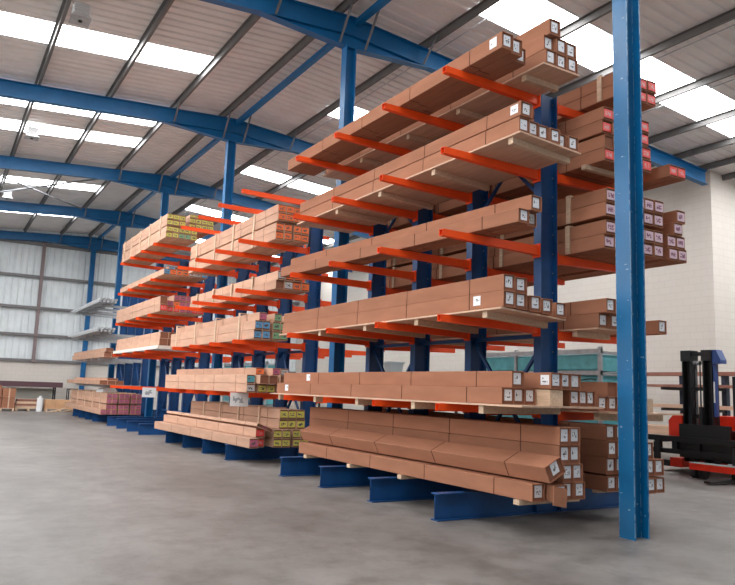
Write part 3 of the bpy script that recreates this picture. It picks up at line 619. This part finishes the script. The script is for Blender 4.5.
for (x, z, w_, h, d) in ((2.35, .145, .62, .6, .5), (2.98, .145, .58, .55, .5), (2.35, .75, .6, .5, .5), (2.97, .70, .6, .42, .5)):
    m = MB(); m.box((x, 39.35, z), (x+w_-.02, 39.35+d, z+h-.01)); m.box((x+w_/2-.03, 39.347, z), (x+w_/2+.03, 39.352+d, z+h-.008), 1)
    tag(m.obj('cardboard_box', [KRAFT, PINE]), 'brown cardboard box, %s of the pile at the left edge' % ['lower left', 'lower right', 'upper left', 'upper right'][k], 'cardboard box', 'boxes at the left edge'); k += 1
for k in range(4):
    m = MB(); m.box((3.62+.02*k, 39.65, .145+k*.11), (4.78+.02*k, 40.5, .245+k*.11)); tag(m.obj('board_pack', BROWNB if k % 2 else PINE), 'low board pack left of the white roll, %s from floor' % ORD[k], 'board pack', 'board packs by the white roll')
m = MB(); m.tube((4.62, 38.9, 0), (4.64, 38.95, .68), .14, 14); m.tube((4.64, 38.95, .68), (4.65, 38.96, .78), .07, 10); tag(m.obj('wrapped_roll', WHITE), 'white wrapped roll standing upright between the floor packs', 'roll')
for k in range(6):
    m = MB(); m.box((4.97, 39.35, .145+k*.075), (7.2+.05*(k % 3), 40.2, .215+k*.075)); tag(m.obj('plank_stack', mat('fresh_plank', (.62, .36, .20), .7, var=.15, scale=2)), 'layer of light orange planks beyond the farthest rack, %s from bottom' % ORD[k], 'planks', 'plank layers by the back wall')
for k in range(7):
    r_ = random.Random(k+50); x = 4.9+k*.22; y = 38.5+r_.uniform(-.2, .25)
    m = MB(); m.bar((x, y, .022), (x+r_.uniform(.3, .9), y+r_.uniform(-.3, .3), .03+r_.uniform(0, .25)), .09, .04); tag(m.obj('offcut', PINE), 'loose timber offcut on the floor before the planks, %s from left' % ORD[k], 'offcut', 'offcuts before the planks')
for k in range(3):
    m = MB(); m.bar((5.7, 35.2+.45*k, .04+0*k), (6.9, 35.3+.45*k, .05), .10, .05); tag(m.obj('bearer', GREY), 'grey bearer on the floor left of the farthest base, %s from front' % ORD[k], 'bearer', 'grey bearers on the floor')
# ------------------------------------------------------------------ behind the racks: teal wrapped packs in a stillage rack
TX = 12.5
def stillage(y0, n, label, phrase):
    t = thing('stillage_rack', label, 'stillage rack', (TX, y0, 0), 0, 'stillage racks')
    W_ = 1.33
    for i in range(n+1):
        for dx in (0, 1.0):
            m = MB(); m.box((dx, i*W_-.04, 0), (dx+.07, i*W_+.04, 2.75)); m.obj('post', GREY, t)
    for z in (.1, .75, 1.72, 2.12, 2.60):
        m = MB(); m.box((-.012, -.04, z), (.082, n*W_+.04, z+.10)); m.box((.99, -.04, z), (1.08, n*W_+.04, z+.10))
        for i in range(n+1): m.box((.07, i*W_-.03, z), (1.0, i*W_+.03, z+.05))
        m.obj('shelf_frame', GREY, t)
    for zi, (z, h) in enumerate(((1.82, .29), (2.22, .36), (.85, .8))):
        for i in range(n):
            m = MB(); m.cbox((.03, i*W_+.06, z+.004), (.95, (i+1)*W_-.06, z+h), .03); o = m.obj('wrapped_pack', TEAL); o.location = (TX, y0, 0)
            tag(o, 'teal wrapped pack, %s tier, %s from near end, %s' % (['middle', 'top', 'bottom'][zi], ORD[i], phrase), 'wrapped pack', 'teal packs in the stillage rack')
stillage(10.75, 3, 'grey stillage rack of teal packs seen behind the nearest uprights', 'behind nearest rack')
stillage(29.2, 4, 'grey stillage rack of teal packs glimpsed behind the second rack', 'behind second rack')
t = thing('storage_bench', 'low dark rail bench behind the nearest rack carrying a grey tub', 'bench', (12.6, 16.0, 0))
m = MB(); m.box((0, 0, 2.14), (.6, 9, 2.18)); m.obj('top_rail', DARK, t)
for y in (.2, 4.4, 8.7): 
    m = MB(); m.box((.25, y, 0), (.31, y+.06, 2.14)); m.obj('leg', DARK, t)
m = MB(); m.add([(0,0,0),(.45,0,0),(.45,.75,0),(0,.75,0),(-.04,-.05,.36),(.49,-.05,.36),(.49,.8,.36),(-.04,.8,.36)], [(0,3,2,1),(0,1,5,4),(1,2,6,5),(2,3,7,6),(3,0,4,7)]); m.box((-.07,-.08,.34),(.52,.83,.39))
o = m.obj('plastic_tub', mat('grey_tub', (.42, .47, .48), .5)); o.location = (12.65, 19.4, 2.183); tag(o, 'grey plastic tub seen between the nearest rack\'s uprights', 'tub')
# brown cartons stacked under / behind, low
for k in range(3):
    carton(10.6, 9.0+.0*k, .01+.3*k, .8, .29, 5.5, None, 'wide brown carton on the floor behind nearest rack, %s from bottom' % ORD[k], 'wide cartons behind the nearest rack')
# ------------------------------------------------------------------ board rack along the right wall
t = thing('board_rack', 'dark post rack with brown boards along the right block wall', 'rack', (0, 0, 0))
for y in (11.7, 13.0, 14.9):
    x = 18.6
    m = MB(); m.box((x, y-.07, 0), (x+.16, y+.07, 2.35)); m.obj('post', mat('navy_post', (.02, .03, .06), .5), t)
    for z in (.55, 1.42, 2.0):
        m = MB(); m.box((x-.9, y-.035, z-.08), (x, y+.035, z)); m.obj('arm', DARK, t)
for i, (xa, ya, xb, yb, z, h, m_, ph) in enumerate(((17.6, 10.2, 18.4, 16.6, 2.44, .1, BROWNB, 'on top of the posts'), (17.75, 14.5, 18.5, 16.4, 2.003, .06, BROWNB, 'short, on upper arms'),
        (17.75, 11.0, 18.5, 13.6, 2.003, .07, BROWNB, 'on upper arms at the right edge'), (17.7, 14.0, 18.5, 15.9, 1.423, .12, BROWNB, 'on middle arms left of the truck'),
        (17.7, 10.9, 18.5, 13.3, 1.423, .1, PLY, 'on middle arms right of the truck'), (17.6, 11.2, 18.5, 16.6, .553, .35, PLY, 'low on the bottom arms'))):
    if i == 0: z = 2.35
    m = MB(); m.box((xa+(0.9 if i == 0 else 0), ya, z), (xb+(.6 if i == 0 else 0), yb, z+h)); tag(m.obj('board', m_), 'long board lying %s of right wall rack' % ph, 'board', 'boards on the right wall rack')
# ------------------------------------------------------------------ multidirectional reach truck
t = thing('reach_truck', 'red and black reach truck with tall twin mast facing the racks', 'forklift', (14.4, 9.68, 0))
def part(name, m_, boxes, tubes=(), parent=None):
    m = MB()
    for a, c in boxes: m.box(a, c)
    for p, q, r in tubes: m.tube(p, q, r, 16)
    return m.obj(name, m_, parent or t)
for s in (-1, 1):
    y = s*.25
    part('mast_rail', BLACKP, [((-.02, y-.12, .3), (.22, y-.09, 2.70)), ((-.02, y+.07, .3), (.22, y+.10, 2.70)), ((.10, y-.12, .3), (.13, y+.10, 2.70)), ((-.05, y-.13, 2.50), (.24, y+.11, 2.74))])
    part('inner_rail', BLACKP, [((-.09, y*0.5-.04, .35), (.08, y*0.5+.04, 1.5))])
part('mast_crossbar', BLACKP, [((0, -.2, 2.62), (.16, .2, 2.70)), ((0, -.2, 1.85), (.12, .2, 1.93)), ((0, -.2, 1.25), (.12, .2, 1.33))])
part('lift_cylinder', STEEL, [], [((.06, .05, .4), (.06, .05, 2.3), .025), ((.06, -.04, .4), (.06, -.04, 2.3), .015)])
part('lift_chain', DARK, [((-.02, -.10, .6), (0, -.08, 2.5)), ((-.02, .08, .6), (0, .10, 2.5))])
part('sheave', STEEL, [], [((.03, -.08, 2.46), (.03, .0, 2.46), .05), ((.03, .02, 2.46), (.03, .1, 2.46), .05)])
m = MB(); m.prism([(-.38, 2.44), (-.58, 2.44), (-.58, 2.52), (-.48, 2.74), (-.38, 2.74)], 'x', -.02, .2); m.box((.0, -.43, 1.3), (.10, -.385, 2.44)); m.obj('mast_guard', TBLUE, t)
part('maker_plate', WHITE, [((-.004, -.425, 1.6), (-.001, -.39, 2.05))])
part('fork_carriage', BLACKP, [((-.28, -1.9, .72), (-.12, 1.35, .84)), ((-.28, -1.9, .46), (-.12, 1.35, .56))] + [((-.27, y, .5), (-.14, y+.12, .8)) for y in (-1.7, -.9, -.2, .35, .8, 1.23)] + [((-.2, -.85, .4), (-.13, .33, 1.12))])
for y in (-1.1, .75):
    part('fork', DARK, [((-.34, y, .06), (-.28, y+.14, .7)), ((-1.3, y, .03), (-.28, y+.14, .075))])
part('support_leg', RED, [((-.1, -1.2, .17), (1.6, -.9, .36))]); part('support_leg', RED, [((-.1, .35, .17), (1.6, .65, .36))])
part('leg_deck', BLACKP, [((.3, .66, .12), (1.6, 1.3, .26))])
part('front_crossbeam', RED, [((-.62, -1.6, .20), (-.45, -.18, .33))])
part('crossbeam_top', GREY, [((-.62, -1.6, .331), (-.40, -.18, .345))])
for y in (-.3, -.12, -1.2, -1.05):
    m = MB(); m.tube((-.3, y-.06, .125), (-.3, y+.06, .125), .125, 18); m.obj('load_wheel', DARK, t)
m = MB(); m.tube((2.2, -.1, .2), (2.2, .1, .2), .2, 20); m.obj('drive_wheel', DARK, t)
m = MB(); m.prism([(.36, .7), (.70, .7), (.70, 1.18), (.56, 1.32), (.36, 1.34)], 'x', -.05, .9); m.obj('side_pod', RED, t)
m = MB(); m.prism([(.3, .5), (2.6, .5), (2.6, 1.35), (.5, 1.35), (.3, 1.2)], 'y', -1.3, -.72); m.box((-.05, -1.5, .62), (.3, -.88, 1.34)); m.prism([(1.0, .3), (2.7, .3), (2.7, 1.1), (2.2, 1.3), (1.0, 1.3)], 'y', -.7, .5); m.obj('chassis', RED, t)
part('overhead_guard', BLACKP, [((1.0, -1.2, 2.15), (2.5, -.2, 2.2))] + [((x, y, 1.3), (x+.05, y+.05, 2.15)) for x in (1.0, 2.45) for y in (-1.2, -.25)])
part('seat', BLACKP, [((1.4, -1.0, 1.36), (1.9, -.75, 1.5)), ((1.85, -1.0, 1.4), (1.95, -.75, 1.85))])
part('battery_cover', BLACKP, [((.5, -.44, .3), (.98, .44, 1.0))])
